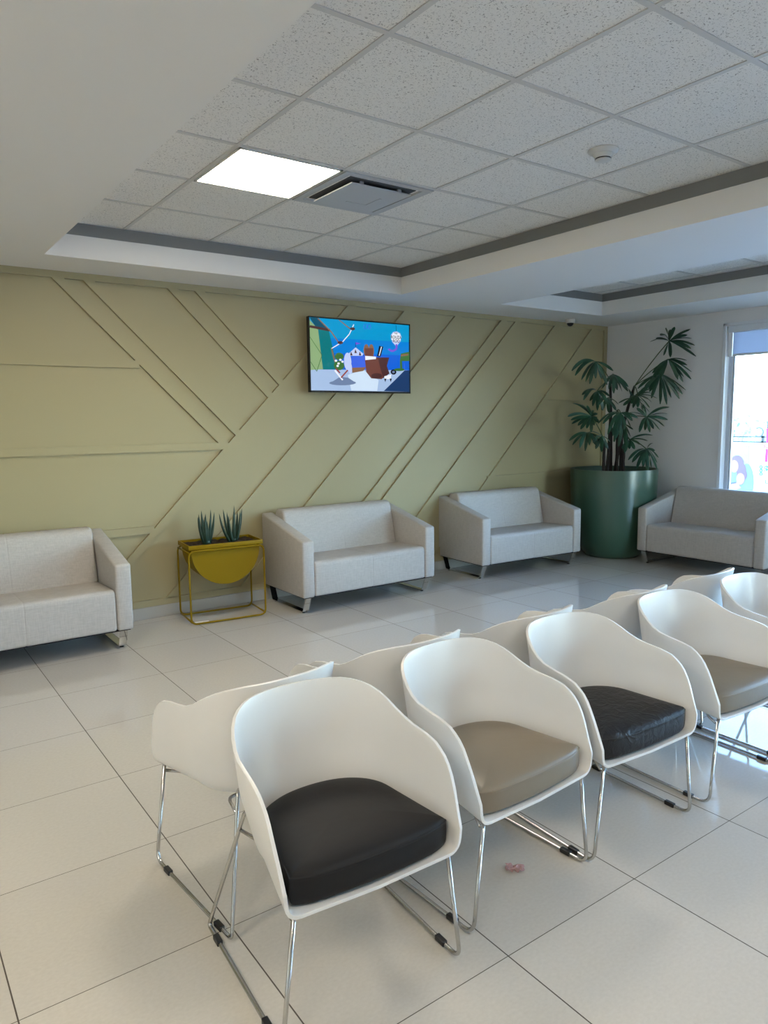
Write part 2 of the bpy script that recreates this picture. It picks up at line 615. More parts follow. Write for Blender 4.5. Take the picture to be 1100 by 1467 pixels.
cx = lambda i: GX + (i + .5) * GS
ceiling_light(cx(0), cx(2) - GX + GY, 'lit square panel light in the tiled ceiling beside the air diffuser')
for (x, y, lab) in ((cx(0), GY - 4.5 * GS, 'added unseen square panel light above and behind the camera'),
                    (cx(-5), GY - 3.5 * GS, 'added unseen square panel light in the left-hand tray, behind the camera'),
                    (cx(-5), GY - 0.5 * GS, 'added unseen square panel light in the left-hand tray, beside the camera')):
    ceiling_light(x, y, lab)  # unseen panels added to brighten the chair fronts and the left side

ad = thing('air_diffuser', 'grey square air diffuser with plain face plate in the tiled ceiling', 'air vent', (cx(1), GY + 2.5 * GS, ZC))
b_ = bmesh.new()
h = 0.297
rings = [(h, -.004), (h, -.012), (h - .045, -.010), (h - .075, .03), (h - .075, .045)]
R_ = []
for s, z in rings:
    R_.append([b_.verts.new(p) for p in ((-s, -s, z), (s, -s, z), (s, s, z), (-s, s, z))])
for A, B in zip(R_, R_[1:]):
    for k in range(4):
        b_.faces.new((A[k], A[(k + 1) % 4], B[(k + 1) % 4], B[k]))
finish(b_, 'frame', M_metalgrey, ad)
b_ = bmesh.new(); box(b_, -.225, .225, -.225, .225, -.003, .0); finish(b_, 'throat', M_darkvoid, ad)
b_ = bmesh.new(); box(b_, -.205, .205, -.205, .205, -.028, -.020, .003, 2)
for a in ((-.05, .10, .085, .10), (.085, .10, -.06, .10)):
    box(b_, a[0], a[1], a[2], a[3], -.030, -.027, .001, 1)
finish(b_, 'face_plate', M_metalgrey, ad)
for s in ((-.13, .19), (.13, .19), (-.13, -.19), (.13, -.19)):
    b_ = bmesh.new(); box(b_, s[0] - .012, s[0] + .012, s[1] - .006, s[1] + .006, -.022, -.002); finish(b_, 'hanger', M_metalgrey, ad)

sd = thing('smoke_detector', 'round white smoke detector on a ceiling tile', 'smoke detector', (3.10, 2.43, ZC))
b_ = bmesh.new(); lathe(b_, [(0, 0), (.073, 0), (.075, -.004), (.072, -.010), (.055, -.02), (.0, -.021)], n=40); finish(b_, 'base', M_offwhite, sd, True, angle=.6)
b_ = bmesh.new(); lathe(b_, [(.05, -.018), (.044, -.03), (.04, -.040)], n=40); finish(b_, 'collar', M_offwhite, sd, True)
b_ = bmesh.new(); lathe(b_, [(.036, -.036), (.034, -.046)], n=40); finish(b_, 'vent_slot', M_blackplastic, sd, True)
b_ = bmesh.new(); lathe(b_, [(.0, -.054), (.03, -.053), (.039, -.049), (.039, -.045), (0, -.044)], n=40); finish(b_, 'cap', M_offwhite, sd, True, angle=.6)

dc = thing('security_camera', 'small dome camera with black lens bubble under the soffit', 'camera', (6.52, 5.50, ZS))
b_ = bmesh.new(); lathe(b_, [(0, 0), (.052, 0), (.053, -.006), (.05, -.035), (.043, -.042), (0, -.042)], n=32); finish(b_, 'housing', M_offwhite, dc, True, angle=.6)
b_ = bmesh.new(); lathe(b_, [(.038, -.040)] + [(.038 * math.cos(a), -.042 - .036 * math.sin(a)) for a in [i * PI / 16 for i in range(9)]], n=32); finish(b_, 'lens_dome', M_blackplastic, dc, True)

# ------------------------------------------------------------------ sofas
def sweep(bm, prof_fn, stations):
    """closed yz profile swept along x; prof_fn(inset) -> list of (y,z)"""
    rings = []
    for x, ins in stations:
        rings.append([bm.verts.new((x, y, z)) for y, z in prof_fn(ins)])
    n = len(rings[0])
    for A, B in zip(rings, rings[1:]):
        for k in range(n):
            bm.faces.new((A[k], A[(k + 1) % n], B[(k + 1) % n], B[k]))
    bm.faces.new(rings[0][::-1]); bm.faces.new(rings[-1])


def rpoly(pts, rad, seg=5):
    """2D polygon with a fillet radius per corner"""
    out = []
    n = len(pts)
    for i in range(n):
        p = Vector(pts[i]); a = Vector(pts[i - 1]) - p; b = Vector(pts[(i + 1) % n]) - p
        r = min(rad[i], a.length * .48, b.length * .48)
        s = p + a.normalized() * r; e = p + b.normalized() * r
        for k in range(seg + 1):
            t_ = k / seg
            q = s * (1 - t_) ** 2 + p * 2 * t_ * (1 - t_) + e * t_ * t_
            out.append((q.x, q.y))
    return out


def inset2d(pts, d):
    if d == 0:
        return pts
    c = Vector((sum(p[0] for p in pts) / len(pts), sum(p[1] for p in pts) / len(pts)))
    out = []
    n = len(pts)
    for i in range(n):
        a = Vector(pts[i - 1]); b = Vector(pts[(i + 1) % n]); p = Vector(pts[i])
        t_ = (b - a)
        nn = Vector((-t_.y, t_.x))
        if nn.length < 1e-9:
            out.append(pts[i]); continue
        nn.normalize()
        if (c - p).dot(nn) < 0:
            nn = -nn
        q = p + nn * d
        out.append((q.x, q.y))
    return out


SW, AT = 0.6775, 0.108
INX = SW - AT - .002


def stations(w):
    return [(-w, .016), (-w + .005, .006), (-w + .016, 0), (-w + .017, 0), (-.30, 0), (-.0085, 0), (-.008, 0), (-.002, .0025), (.002, .0025), (.008, 0), (.0085, 0), (.30, 0), (w - .017, 0), (w - .016, 0), (w - .005, .006), (w, .016)]


def make_sofa(label):
    o = thing('sofa', label, 'sofa', (0, 0, 0), 0, 'off-white two-seat sofas round the room')
    seat = rpoly([(-.352, .147), (-.352, .435), (.16, .418), (.16, .147)], [.02, .045, .02, .02])
    b_ = bmesh.new(); sweep(b_, lambda d: inset2d(seat, d), stations(INX)); finish(b_, 'seat', M_sofa, o, True, angle=.9)
    bk = rpoly([(.07, .40), (.165, .805), (.315, .80), (.352, .147), (.165, .147)], [.02, .055, .05, .02, .01])
    b_ = bmesh.new(); sweep(b_, lambda d: inset2d(bk, d), stations(INX)); finish(b_, 'backrest', M_sofa, o, True, angle=.9)
    for s in (-1, 1):
        b_ = bmesh.new()
        prism(b_, [(-.355, .145), (-.355, .602), (.355, .772), (.355, .145)], 'x', s * SW, s * (SW - AT), .016, 3)
        finish(b_, 'arm', M_sofa, o, True, angle=.9)
    b_ = bmesh.new(); box(b_, -SW + .02, SW - .02, -.335, .335, .139, .1475); finish(b_, 'underside', M_darkcloth, o)  # black dust cover, added to deepen the shade below the sofa
    for s in (-1, 1):
        xx = s * (SW - .062)
        pth = rounded_path([(xx, -.325, .150), (xx, -.268, .014), (xx, .268, .014), (xx, .325, .150)], .02, 4)
        b_ = bmesh.new()
        # flat steel bar: section 52 mm wide, 8 mm thick
        ring = []
        for i, p in enumerate(pth):
            tg = (pth[min(i + 1, len(pth) - 1)] - pth[max(i - 1, 0)]).normalized()
            nn = Vector((0, -tg.z, tg.y))
            ring.append([b_.verts.new(p + Vector((a * .026, 0, 0)) + nn * c * .004) for a, c in ((-1, -1), (1, -1), (1, 1), (-1, 1))])
        for A, B in zip(ring, ring[1:]):
            for k in range(4):
                b_.faces.new((A[k], A[(k + 1) % 4], B[(k + 1) % 4], B[k]))
        b_.faces.new(ring[0][::-1]); b_.faces.new(ring[-1])
        lg = finish(b_, 'leg_frame', M_chrome, o)
        for yy in (-.24, .24):
            b_ = bmesh.new(); lathe(b_, [(0, 0), (.014, 0), (.014, .011), (0, .011)], (xx, yy, 0), 12); finish(b_, 'glide', M_blackplastic, lg)
    return o


def dup(root, loc, rotz, label):
    r = root.copy(); COL.objects.link(r)
    r.location = loc; r.rotation_euler = (0, 0, rotz); r['label'] = label
    for ch in list(root.children):
        c = ch.copy(); COL.objects.link(c); c.parent = r
        for g in list(ch.children):
            d = g.copy(); COL.objects.link(d); d.parent = c
    return r


so = make_sofa('off-white two-seat sofa cut off by the left edge of the photo')
so.location = (0.752, 5.325, 0)
dup(so, (3.442, 5.325, 0), 0, 'off-white two-seat sofa directly right of the yellow planter stand')
dup(so, (5.455, 5.345, 0), -.055, 'off-white two-seat sofa against the khaki wall just left of the green palm pot')
dup(so, (6.995, 3.965, 0), -PI / 2, 'off-white two-seat sofa under the window, facing left')

# ------------------------------------------------------------------ yellow planter
pl = thing('planter_stand', 'mustard yellow half-round metal planter on a wire stand holding two aloe plants', 'planter', (2.265, 5.405, 0), -.105)
PWX, PDY = .30, .165
b_ = bmesh.new()
for sy in (-1, 1):
    y = sy * PDY
    p = [(-PWX, y, .012), (PWX, y, .012), (PWX, y, .578), (-PWX, y, .578)]
    loop = []
    P4 = [Vector(q) for q in p]
    for i in range(4):
        a = P4[i - 1] - P4[i]; b = P4[(i + 1) % 4] - P4[i]
        s = P4[i] + a.normalized() * .05; e = P4[i] + b.normalized() * .05
        for k in range(7):
            t_ = k / 6
            loop.append(s * (1 - t_) ** 2 + P4[i] * 2 * t_ * (1 - t_) + e * t_ * t_)
    tube(b_, loop, .0075, 8, closed=True)
for sx in (-1, 1):
    for z in (.027, .565):
        tube(b_, [(sx * (PWX - .004), -PDY, z), (sx * (PWX - .004), PDY, z)], .0065, 8)
    tube(b_, [(sx * (PWX - .03), -PDY, .578), (sx * (PWX - .03), PDY, .578)], .006, 8)
finish(b_, 'wire_frame', M_yellow, pl, True)
b_ = bmesh.new()
RX, RZ, n_ = .272, .275, 28
ZT = .588
arc = [(-RX * math.cos(PI * k / n_), ZT - .02 - RZ * math.sin(PI * k / n_)) for k in range(n_ + 1)]
yh = .142
F = [b_.verts.new((x, -yh, z)) for x, z in arc]
Bk = [b_.verts.new((x, yh, z)) for x, z in arc]
b_.faces.new(F); b_.faces.new(Bk[::-1])
for k in range(n_):
    b_.faces.new((F[k], Bk[k], Bk[k + 1], F[k + 1]))
finish(b_, 'half_round_trough', M_yellow, pl, True, angle=.7)
b_ = bmesh.new()
ox, oy, wl = PWX - .004, PDY - .002, .012
for (x0, x1, y0, y1) in ((-ox, ox, -oy, -oy + wl), (-ox, ox, oy - wl, oy), (-ox, -ox + wl, -oy + wl, oy - wl), (ox - wl, ox, -oy + wl, oy - wl)):
    box(b_, x0, x1, y0, y1, ZT, ZT + .034, .003, 2)
finish(b_, 'rim', M_yellow, pl, True, angle=.7)
b_ = bmesh.new()
nx, ny = 26, 10
gv = [[b_.verts.new((-ox + wl + (2 * (ox - wl)) * i / nx, -oy + wl + 2 * (oy - wl) * j / ny, ZT + .014 + random.uniform(-.006, .008))) for j in range(ny + 1)] for i in range(nx + 1)]
for i in range(nx):
    for j in range(ny):
        b_.faces.new((gv[i][j], gv[i + 1][j], gv[i + 1][j + 1], gv[i][j + 1]))
finish(b_, 'soil', M_soil, pl, False)


def aloe(x, tips):
    h_ = bmesh.new()
    lathe(h_, [(0, -.02), (.034, -.01), (.03, .03), (0, .04)], (x, 0, ZT + .02), 10)
    a = finish(h_, 'aloe_plant', M_aloe, pl, True)
    for (dx, dy, hgt, w) in tips:
        lb = bmesh.new()
        base = Vector((x + dx * .30, dy * .3, ZT + .012)); tip = Vector((x + dx, dy, ZT + hgt))
        ax = Vector((dx, dy, 0)); ax = ax.normalized() if ax.length > .001 else Vector((1, 0, 0))
        N_ = 8
        ring = []
        for i in range(N_ + 1):
            t_ = i / N_
            p = base.lerp(tip, t_) + Vector((dx * .35, dy * .35, 0)) * (math.sin(PI * t_) * .35)
            ww = w * (1 - t_) ** .75 * (.85 + .6 * t_) + .0004
            th = ww * .42
            si = Vector((-ax.y, ax.x, 0))
            ring.append([lb.verts.new(p + si * ww * math.cos(q) * .5 + ax * th * math.sin(q)) for q in [2 * PI * k / 8 for k in range(8)]])
        for A, B in zip(ring, ring[1:]):
            for k in range(8):
                lb.faces.new((A[k], A[(k + 1) % 8], B[(k + 1) % 8], B[k]))
        lb.faces.new(ring[-1]); lb.faces.new(ring[0][::-1])
        finish(lb, 'leaf', M_aloe, a, True)


aloe(-.112, [(-.065, -.02, .235, .036), (-.045, .03, .25, .034), (-.04, -.035, .285, .036), (-.012, .02, .21, .032), (.0, -.04, .20, .036), (.012, .04, .25, .03),
             (.03, -.03, .235, .036), (.045, .0, .285, .034), (.066, -.02, .265, .036), (.075, .03, .20, .03), (-.02, -.05, .235, .034)])
aloe(.108, [(-.115, -.02, .25, .034), (-.075, .0, .28, .036), (-.05, -.045, .23, .034), (-.035, .035, .25, .032), (-.005, -.04, .255, .038), (.015, .0, .305, .034),
            (.03, .05, .22, .032), (.045, -.045, .19, .032), (.062, -.01, .265, .034), (.082, .01, .28, .034), (.05, .03, .25, .03)])

b_ = bmesh.new(); box(b_, -.055, .055, -.03, .03, 0, .002)
tag(finish(b_, 'paper_card', M_paper, None, loc=(2.055, 5.325, .0005), rotz=-.2), 'small white paper card lying on the floor inside the yellow stand', 'paper')

# ------------------------------------------------------------------ palm in the green pot
PCX, PCY, PR, PH = 6.855, 5.12, .472, .985
pp = thing('potted_palm', 'tall broad-leaved palm in a big sea-green round pot in the room corner', 'potted plant', (PCX, PCY, 0))
pm = bmesh.new()
prof = [(0, 0), (.262, 0), (.285, .006), (.325, .05), (.372, .13), (.412, .24), (.44, .38), (.458, .55), (.467, .75), (.472, PH - .012), (.470, PH), (.455, PH), (.448, PH - .012), (.44, .84)]
lathe(pm, prof, n=72)
finish(pm, 'pot', M_pot, pp, True, angle=.8)
sm = bmesh.new(); lathe(sm, [(.442, .875), (.2, .885), (0, .89)], n=40); finish(sm, 'soil', M_soil, pp, True)


def L_(p):                      # world -> pot coordinates
    return Vector(p) - Vector((PCX, PCY, 0))


def W(u, v, y):
    p = on_y(u, v, y)
    if p.x > XW - .05:
        p = on_x(u, v, XW - .05)
    if p.y > YW - .05:
        p = on_y(u, v, YW - .05)
    return p


# canes (stems)
canes = [((868, 690), (872, 640), (875, 575), 5.12), ((874, 690), (875, 620), (874, 545), 5.16), ((882, 690), (884, 640), (884, 588), 5.08), ((888, 690), (890, 640), (892, 600), 5.14),
         ((879, 690), (893, 610), (909, 553), 5.10), ((864, 690), (865, 655), (866, 632), 5.02), ((893, 690), (893, 655), (898, 628), 5.04)]
ctop = []
for A, B, Cc, y in canes:
    cm = bmesh.new()
    a, b, c = L_(W(*A, y)), L_(W(*B, y)), L_(W(*Cc, y))
    a.z = .86
    pts = []
    for i in range(11):
        t_ = i / 10
        pts.append(a * (1 - t_) ** 2 + (b * 2 - (a + c) * .5) * 2 * t_ * (1 - t_) + c * t_ * t_)
    tube(cm, pts, .014, 8, radii=[.019 - .007 * i / 10 + (.0022 if i % 2 else 0) for i in range(11)])
    finish(cm, 'cane', M_cane, pp, True)
    ctop.append(c)


def leaf(center, y, tips, cane, w=.037, arch=.16):
    g_ = random.Random(int(center[0] * 3 + center[1]))
    extra = []
    for (p, q) in zip(tips, tips[1:]):
        if 11.5 < math.hypot(p[0] - q[0], p[1] - q[1]) < 22:
            k = g_.uniform(.80, .95)
            extra.append((center[0] + ((p[0] + q[0]) / 2 - center[0]) * k, center[1] + ((p[1] + q[1]) / 2 - center[1]) * k))
    tips = tips + extra
    lm = bmesh.new()
    c = L_(W(*center, y))
    s = ctop[cane]
    mid = (s + c) * .5 + Vector((0, 0, .04))
    pts = [s * (1 - t_) ** 2 + mid * 2 * t_ * (1 - t_) + c * t_ * t_ for t_ in [i / 8 for i in range(9)]]
    tube(lm, pts, .005, 6, mi=1)
    rnd = random.Random(int(center[0] * 7 + center[1]))
    for (u, v) in tips:
        tip = L_(W(u, v, y + rnd.uniform(-.16, .10)))
        d = tip - c
        Ln = d.length
        up = Vector((0, 0, 1))
        ctrl = c + d * .5 + up * Ln * arch * rnd.uniform(.8, 1.3)
        N_ = 9
        view = (c + Vector((PCX, PCY, 0)) - Vector((0, 0, CAMZ))).normalized()
        prev = None
        roll = rnd.uniform(-.5, .5)
        rows = []
        for i in range(N_ + 1):
            t_ = i / N_
            p = c * (1 - t_) ** 2 + ctrl * 2 * t_ * (1 - t_) + tip * t_ * t_
            tg = ((ctrl - c) * (1 - t_) + (tip - ctrl) * t_).normalized()
            nrm = (up * .75 - view * .65)
            side = tg.cross(nrm)
            if side.length < 1e-4:
                side = tg.orthogonal()
            side.normalize()
            nn = side.cross(tg).normalized()
            side = side * math.cos(roll) + nn * math.sin(roll)
            nn = side.cross(tg).normalized()
            ww = w * (.14 + .86 * min(1, t_ * 2.6)) * (1 if t_ < .80 else max(.22, 1 - ((t_ - .80) / .20) ** 2)) * .5
            rows.append([lm.verts.new(p - side * ww - nn * ww * .25), lm.verts.new(p + nn * ww * .12), lm.verts.new(p + side * ww - nn * ww * .25)])
        for A, B in zip(rows, rows[1:]):
            lm.faces.new((A[0], A[1], B[1], B[0])); lm.faces.new((A[1], A[2], B[2], B[1]))
    o = finish(lm, 'leaf', [M_palm, M_petiole], pp, True)
    return o


def P_(pts):
    return [(810 + x * .1727, 460 + y * .1727) for x, y in pts]


def C_(x, y):
    return (810 + x * .1727, 460 + y * .1727)


leaf(C_(860, 165), 4.72, P_([(835, 55), (905, 48), (1035, 66), (1045, 142), (1072, 200), (1040, 265), (1082, 292), (785, 118), (700, 172), (812, 285), (870, 300)]), 4)
leaf(C_(850, 315), 4.74, P_([(1005, 325), (1045, 420), (1042, 482), (975, 505), (932, 485), (720, 432), (690, 545), (790, 470), (1010, 365)]), 4)
leaf(C_(790, 440), 4.80, P_([(690, 560), (600, 560), (785, 690), (840, 692), (945, 645), (998, 572), (970, 606), (712, 640), (640, 600)]), 4)
leaf(C_(250, 335), 5.02, P_([(52, 412), (80, 452), (132, 488), (165, 502), (200, 522), (300, 480), (345, 530), (395, 412)]), 1, arch=.24)
leaf(C_(395, 440), 5.05, P_([(320, 532), (360, 565), (400, 600), (470, 585), (518, 582), (520, 545), (300, 560), (440, 520)]), 1)
leaf(C_(262, 580), 5.0, P_([(138, 612), (150, 655), (225, 705), (265, 742), (312, 742), (352, 690), (365, 625)]), 1, arch=.28)
leaf(C_(215, 790), 4.98, P_([(62, 680), (130, 690), (18, 792), (52, 852), (125, 897), (212, 922), (272, 840), (265, 765), (180, 700)]), 5)
leaf(C_(185, 925), 4.95, P_([(30, 992), (58, 1027), (118, 1052), (162, 1078), (240, 1020), (302, 1088), (345, 1012)]), 5, arch=.28)
leaf(C_(455, 760), 4.96, P_([(268, 852), (310, 852), (392, 952), (405, 1002), (450, 952), (482, 905), (540, 872), (602, 805), (350, 940)]), 2, arch=.24)
leaf(C_(672, 795), 4.85, P_([(590, 722), (640, 690), (860, 712), (848, 818), (820, 872), (782, 902), (700, 922), (612, 922), (520, 760)]), 3)
leaf(C_(530, 985), 4.92, P_([(722, 945), (680, 992), (622, 1022), (572, 1062), (490, 1092), (470, 1060)]), 6)
leaf(C_(672, 1062), 4.76, P_([(520, 1152), (552, 1172), (590, 1224), (680, 1252), (762, 1232), (772, 1132), (722, 1015), (640, 1200)]), 6, arch=.24)
leaf(C_(560, 640), 4.95, P_([(650, 560), (690, 650), (610, 700), (480, 700), (440, 680), (520, 560), (700, 760)]), 4)
leaf(C_(600, 620), 4.88, P_([(720, 560), (760, 640), (700, 720), (640, 740), (560, 720), (520, 660), (680, 540)]), 4)
leaf(C_(345, 640), 5.04, P_([(270, 700), (300, 740), (360, 760), (420, 740), (440, 690), (280, 640)]), 0)
leaf(C_(300, 955), 4.98, P_([(230, 1010), (250, 1060), (300, 1085), (350, 1060), (370, 1000)]), 5)
leaf(C_(480, 850), 5.0, P_([(400, 1000), (440, 1040), (500, 1040), (540, 960), (560, 900), (380, 920)]), 2)

# ------------------------------------------------------------------ television
SCR = bmesh.new()
SW2, SH2 = .555, .3255
tv = thing('television', 'wall-mounted flat television showing a blue cartoon fairground', 'television', (3.786, 5.60, 2.13))
b_ = bmesh.new(); box(b_, -SW2, SW2, 0, .035, -SH2, SH2, .004, 2); finish(b_, 'casing', M_tvblack, tv)
b_ = bmesh.new()
bz = .011
for (x0, x1, z0, z1) in ((-SW2, SW2, SH2 - bz, SH2), (-SW2, SW2, -SH2, -SH2 + .016), (-SW2, -SW2 + bz, -SH2, SH2), (SW2 - bz, SW2, -SH2, SH2)):
    box(b_, x0, x1, -.005, .002, z0, z1, .0012, 1)
finish(b_, 'bezel', M_tvblack, tv)
b_ = bmesh.new(); box(b_, -.20, -.02, .033, .1195, -.08, .08, .004, 1); finish(b_, 'wall_bracket', M_tvblack, tv)
TVS = 0.70
tvm = []


def tcol(r, g, b):
    m = emis('picture_%d_%d_%d' % (r, g, b), srgb(r, g, b), TVS)
    # glossy cover glass over the glowing picture
    nt = m.node_tree
    e = [n for n in nt.nodes if n.type == 'EMISSION'][0]; o = [n for n in nt.nodes if n.type == 'OUTPUT_MATERIAL'][0]
    gl = nt.nodes.new('ShaderNodeBsdfGlossy'); gl.inputs[1].default_value = .12; gl.inputs[0].default_value = (.045, .045, .045, 1)
    a = nt.nodes.new('ShaderNodeAddShader')
    nt.links.new(e.outputs[0], a.inputs[0]); nt.links.new(gl.outputs[0], a.inputs[1]); nt.links.new(a.outputs[0], o.inputs[0])
    tvm.append(m)
    return len(tvm) - 1


lay = [0]
# picture corners in the 1100x843 study crop -> unit square
Q = [(38, 36), (1085, 122), (1055, 830), (35, 800)]


def unq(x, y):
    s, t_ = .5, .5
    for _ in range(12):
        X = (1 - s) * (1 - t_) * Q[0][0] + s * (1 - t_) * Q[1][0] + s * t_ * Q[2][0] + (1 - s) * t_ * Q[3][0]
        Y = (1 - s) * (1 - t_) * Q[0][1] + s * (1 - t_) * Q[1][1] + s * t_ * Q[2][1] + (1 - s) * t_ * Q[3][1]
        dXs = (1 - t_) * (Q[1][0] - Q[0][0]) + t_ * (Q[2][0] - Q[3][0]); dXt = (1 - s) * (Q[3][0] - Q[0][0]) + s * (Q[2][0] - Q[1][0])
        dYs = (1 - t_) * (Q[1][1] - Q[0][1]) + t_ * (Q[2][1] - Q[3][1]); dYt = (1 - s) * (Q[3][1] - Q[0][1]) + s * (Q[2][1] - Q[1][1])
        D = dXs * dYt - dXt * dYs
        ex, ey = x - X, y - Y
        s += (ex * dYt - dXt * ey) / D; t_ += (dXs * ey - ex * dYs) / D
    return min(1, max(0, s)), min(1, max(0, t_))


IW, IH = SW2 - bz, SH2 - .0135


def art(pts, mi):
    lay[0] += 1
    y = -.0004 - .00004 * lay[0]
    vs = []
    for p in pts:
        s, t_ = unq(*p)
        vs.append(SCR.verts.new((-IW + 2 * IW * s, y, .0025 + IH - 2 * IH * t_)))
    f = SCR.faces.new(vs)
    f.material_index = mi


def ell(cx_, cy_, rx, ry, mi, n=18, a0=0):
    art([(cx_ + rx * math.cos(a0 + 2 * PI * k / n), cy_ + ry * math.sin(a0 + 2 * PI * k / n)) for k in range(n)], mi)


def line(pts, w, mi):
    for (a, b) in zip(pts, pts[1:]):
        d = Vector((b[0] - a[0], b[1] - a[1])).normalized()
        n_ = Vector((-d.y, d.x)) * w / 2
        art([(a[0] + n_.x, a[1] + n_.y), (b[0] + n_.x, b[1] + n_.y), (b[0] - n_.x, b[1] - n_.y), (a[0] - n_.x, a[1] - n_.y)], mi)


c_sky1, c_sky2, c_sky3 = tcol(0, 150, 205), tcol(0, 125, 215), tcol(10, 95, 215)
c_sand, c_sand2, c_shadow = tcol(165, 190, 225), tcol(205, 225, 245), tcol(30, 60, 105)
c_teal, c_teal2, c_lime, c_brown, c_brown2 = tcol(0, 115, 120), tcol(0, 75, 100), tcol(140, 170, 120), tcol(110, 65, 55), tcol(75, 45, 45)
c_white, c_pale, c_black, c_grey, c_purple, c_red, c_green, c_blue, c_tan = tcol(235, 240, 250), tcol(190, 205, 245), tcol(15, 15, 25), tcol(110, 130, 165), tcol(120, 80, 210), tcol(150, 60, 50), tcol(60, 110, 50), tcol(60, 100, 225), tcol(135, 100, 75)
art([(38, 36), (1085, 122), (1075, 300), (38, 240)], c_sky1)
art([(38, 240), (1075, 300), (1070, 440), (38, 400)], c_sky2)
art([(38, 400), (1070, 440), (1064, 610), (38, 600)], c_sky3)
art([(36, 580), (1064, 598), (1055, 830), (35, 800)], c_sand)
art([(400, 640), (560, 590), (720, 700), (700, 815), (430, 808)], c_sand2)
art([(1064, 598), (1055, 830), (770, 818), (900, 700), (1010, 600)], c_shadow)
art([(36, 60), (130, 170), (155, 580), (36, 585)], c_lime)
art([(110, 60), (225, 180), (300, 580), (155, 582), (120, 170)], c_teal)
art([(40, 38), (120, 40), (235, 170), (110, 160)], c_teal2)
line([(40, 130), (235, 170)], 26, c_brown2)
line([(38, 240), (150, 430), (95, 600), (38, 500)], 6, c_green)
line([(120, 45), (250, 190), (320, 300)], 12, c_tan)
line([(330, 60), (440, 155)], 12, c_tan)
line([(480, 110), (430, 210), (360, 290), (245, 362)], 9, c_white)
ell(465, 155, 26, 16, c_brown2); ell(335, 300, 28, 16, c_brown2)
line([(245, 362), (275, 500), (300, 600)], 12, c_tan)
ell(320, 445, 45, 40, c_green); ell(315, 540, 52, 50, c_green)
for q in ((285, 490), (330, 480), (310, 520), (350, 500), (300, 545)):
    ell(q[0], q[1], 13, 12, c_white, 8)
ell(403, 500, 38, 95, c_pale); ell(425, 570, 20, 62, c_pale)
art([(445, 450), (600, 440), (600, 580), (445, 600)], c_blue)
art([(445, 565), (590, 560), (560, 600), (445, 620)], c_tan)
art([(410, 420), (490, 350), (570, 420), (555, 440), (430, 440)], c_pale)
for q in ((440, 405), (485, 380), (530, 405)):
    art([(q[0], q[1] - 12), (q[0] + 16, q[1] + 30), (q[0] - 10, q[1] + 30)], c_brown2)
line([(490, 350), (490, 300)], 4, c_black); art([(492, 295), (545, 310), (492, 322)], c_purple)
ell(602, 385, 30, 68, c_tan); ell(655, 385, 28, 68, c_tan); art([(585, 360), (675, 360), (675, 450), (585, 450)], c_brown)
art([(580, 455), (845, 460), (815, 550), (840, 630), (750, 690), (640, 680), (590, 610)], c_brown)
art([(720, 460), (845, 460), (815, 550), (840, 630), (770, 680), (740, 560)], c_brown2)
art([(585, 440), (700, 450), (700, 475), (585, 485)], c_white)
art([(740, 335), (785, 345), (750, 450), (712, 445)], c_black); line([(765, 345), (735, 440)], 9, c_white)
ell(700, 655, 60, 30, c_brown2)
art([(780, 660), (860, 640), (850, 690), (785, 690)], c_white)
for q in (790, 850):
    art([(q - 12, 685), (q + 14, 685), (q, 722)], c_black)
ell(885, 615, 32, 28, c_black); ell(885, 615, 15, 13, c_grey)
ell(345, 725, 135, 26, c_grey); art([(220, 725), (320, 660), (400, 670), (470, 720)], c_grey)
line([(270, 590), (345, 695)], 16, c_white); line([(400, 590), (330, 670)], 14, c_red); line([(280, 570), (320, 620)], 14, c_red)
for q in (600, 640):
    for k in range(10):
        a = 2 * PI * k / 10; b = 2 * PI * (k + 1) / 10
        line([(q + 17 * math.cos(a), 132 + 26 * math.sin(a)), (q + 17 * math.cos(b), 132 + 26 * math.sin(b))], 6, c_blue)
line([(936, 118), (936, 200)], 5, c_teal2)
ell(930, 245, 62, 62, c_pale, 9); ell(930, 248, 54, 54, c_white, 9)
art([(880, 290), (985, 280), (930, 345)], c_pale)
line([(930, 320), (930, 370), (880, 395), (840, 370)], 20, c_purple)
art([(975, 420), (1075, 400), (1070, 500), (960, 500)], c_green); art([(960, 500), (985, 500), (985, 590), (960, 590)], c_green); line([(1010, 520), (1010, 590)], 8, c_blue)
line([(975, 440), (1060, 430)], 20, c_tan)
ell(950, 590, 60, 16, c_green)


def screen_text(body, x, y, size, col_):
    """lettering on the picture: text outline turned into faces of the screen mesh"""
    cu = bpy.data.curves.new('t', 'FONT')
    cu.body = body; cu.size = size; cu.offset = .018 * size; cu.align_x = 'CENTER'; cu.align_y = 'CENTER'
    o = bpy.data.objects.new('t', cu); COL.objects.link(o)
    dg = bpy.context.evaluated_depsgraph_get()
    me = bpy.data.meshes.new_from_object(o.evaluated_get(dg))
    s, t_ = unq(x, y)
    lay[0] += 1
    yy = -.0004 - .00004 * lay[0]
    off = Vector((-IW + 2 * IW * s, yy, .0025 + IH - 2 * IH * t_))
    vs = [SCR.verts.new((v.co.x * .9 + off.x, yy, v.co.y + off.z)) for v in me.vertices]
    for p in me.polygons:
        try:
            SCR.faces.new([vs[i] for i in p.vertices]).material_index = col_
        except ValueError:
            pass
    bpy.data.objects.remove(o); bpy.data.meshes.remove(me); bpy.data.curves.remove(cu)


screen_text('THE', 928, 207, .024, c_black)
screen_text('ROUZA', 930, 248, .040, c_black)
screen_text('ROO', 930, 287, .040, c_brown2)
# keep every picture facing the room
bmesh.ops.recalc_face_normals(SCR, faces=SCR.faces[:])
me = bpy.data.meshes.new('screen')
SCR.to_mesh(me); SCR.free()
for m in tvm:
    me.materials.append(m)
o = bpy.data.objects.new('screen', me); COL.objects.link(o); o.parent = tv

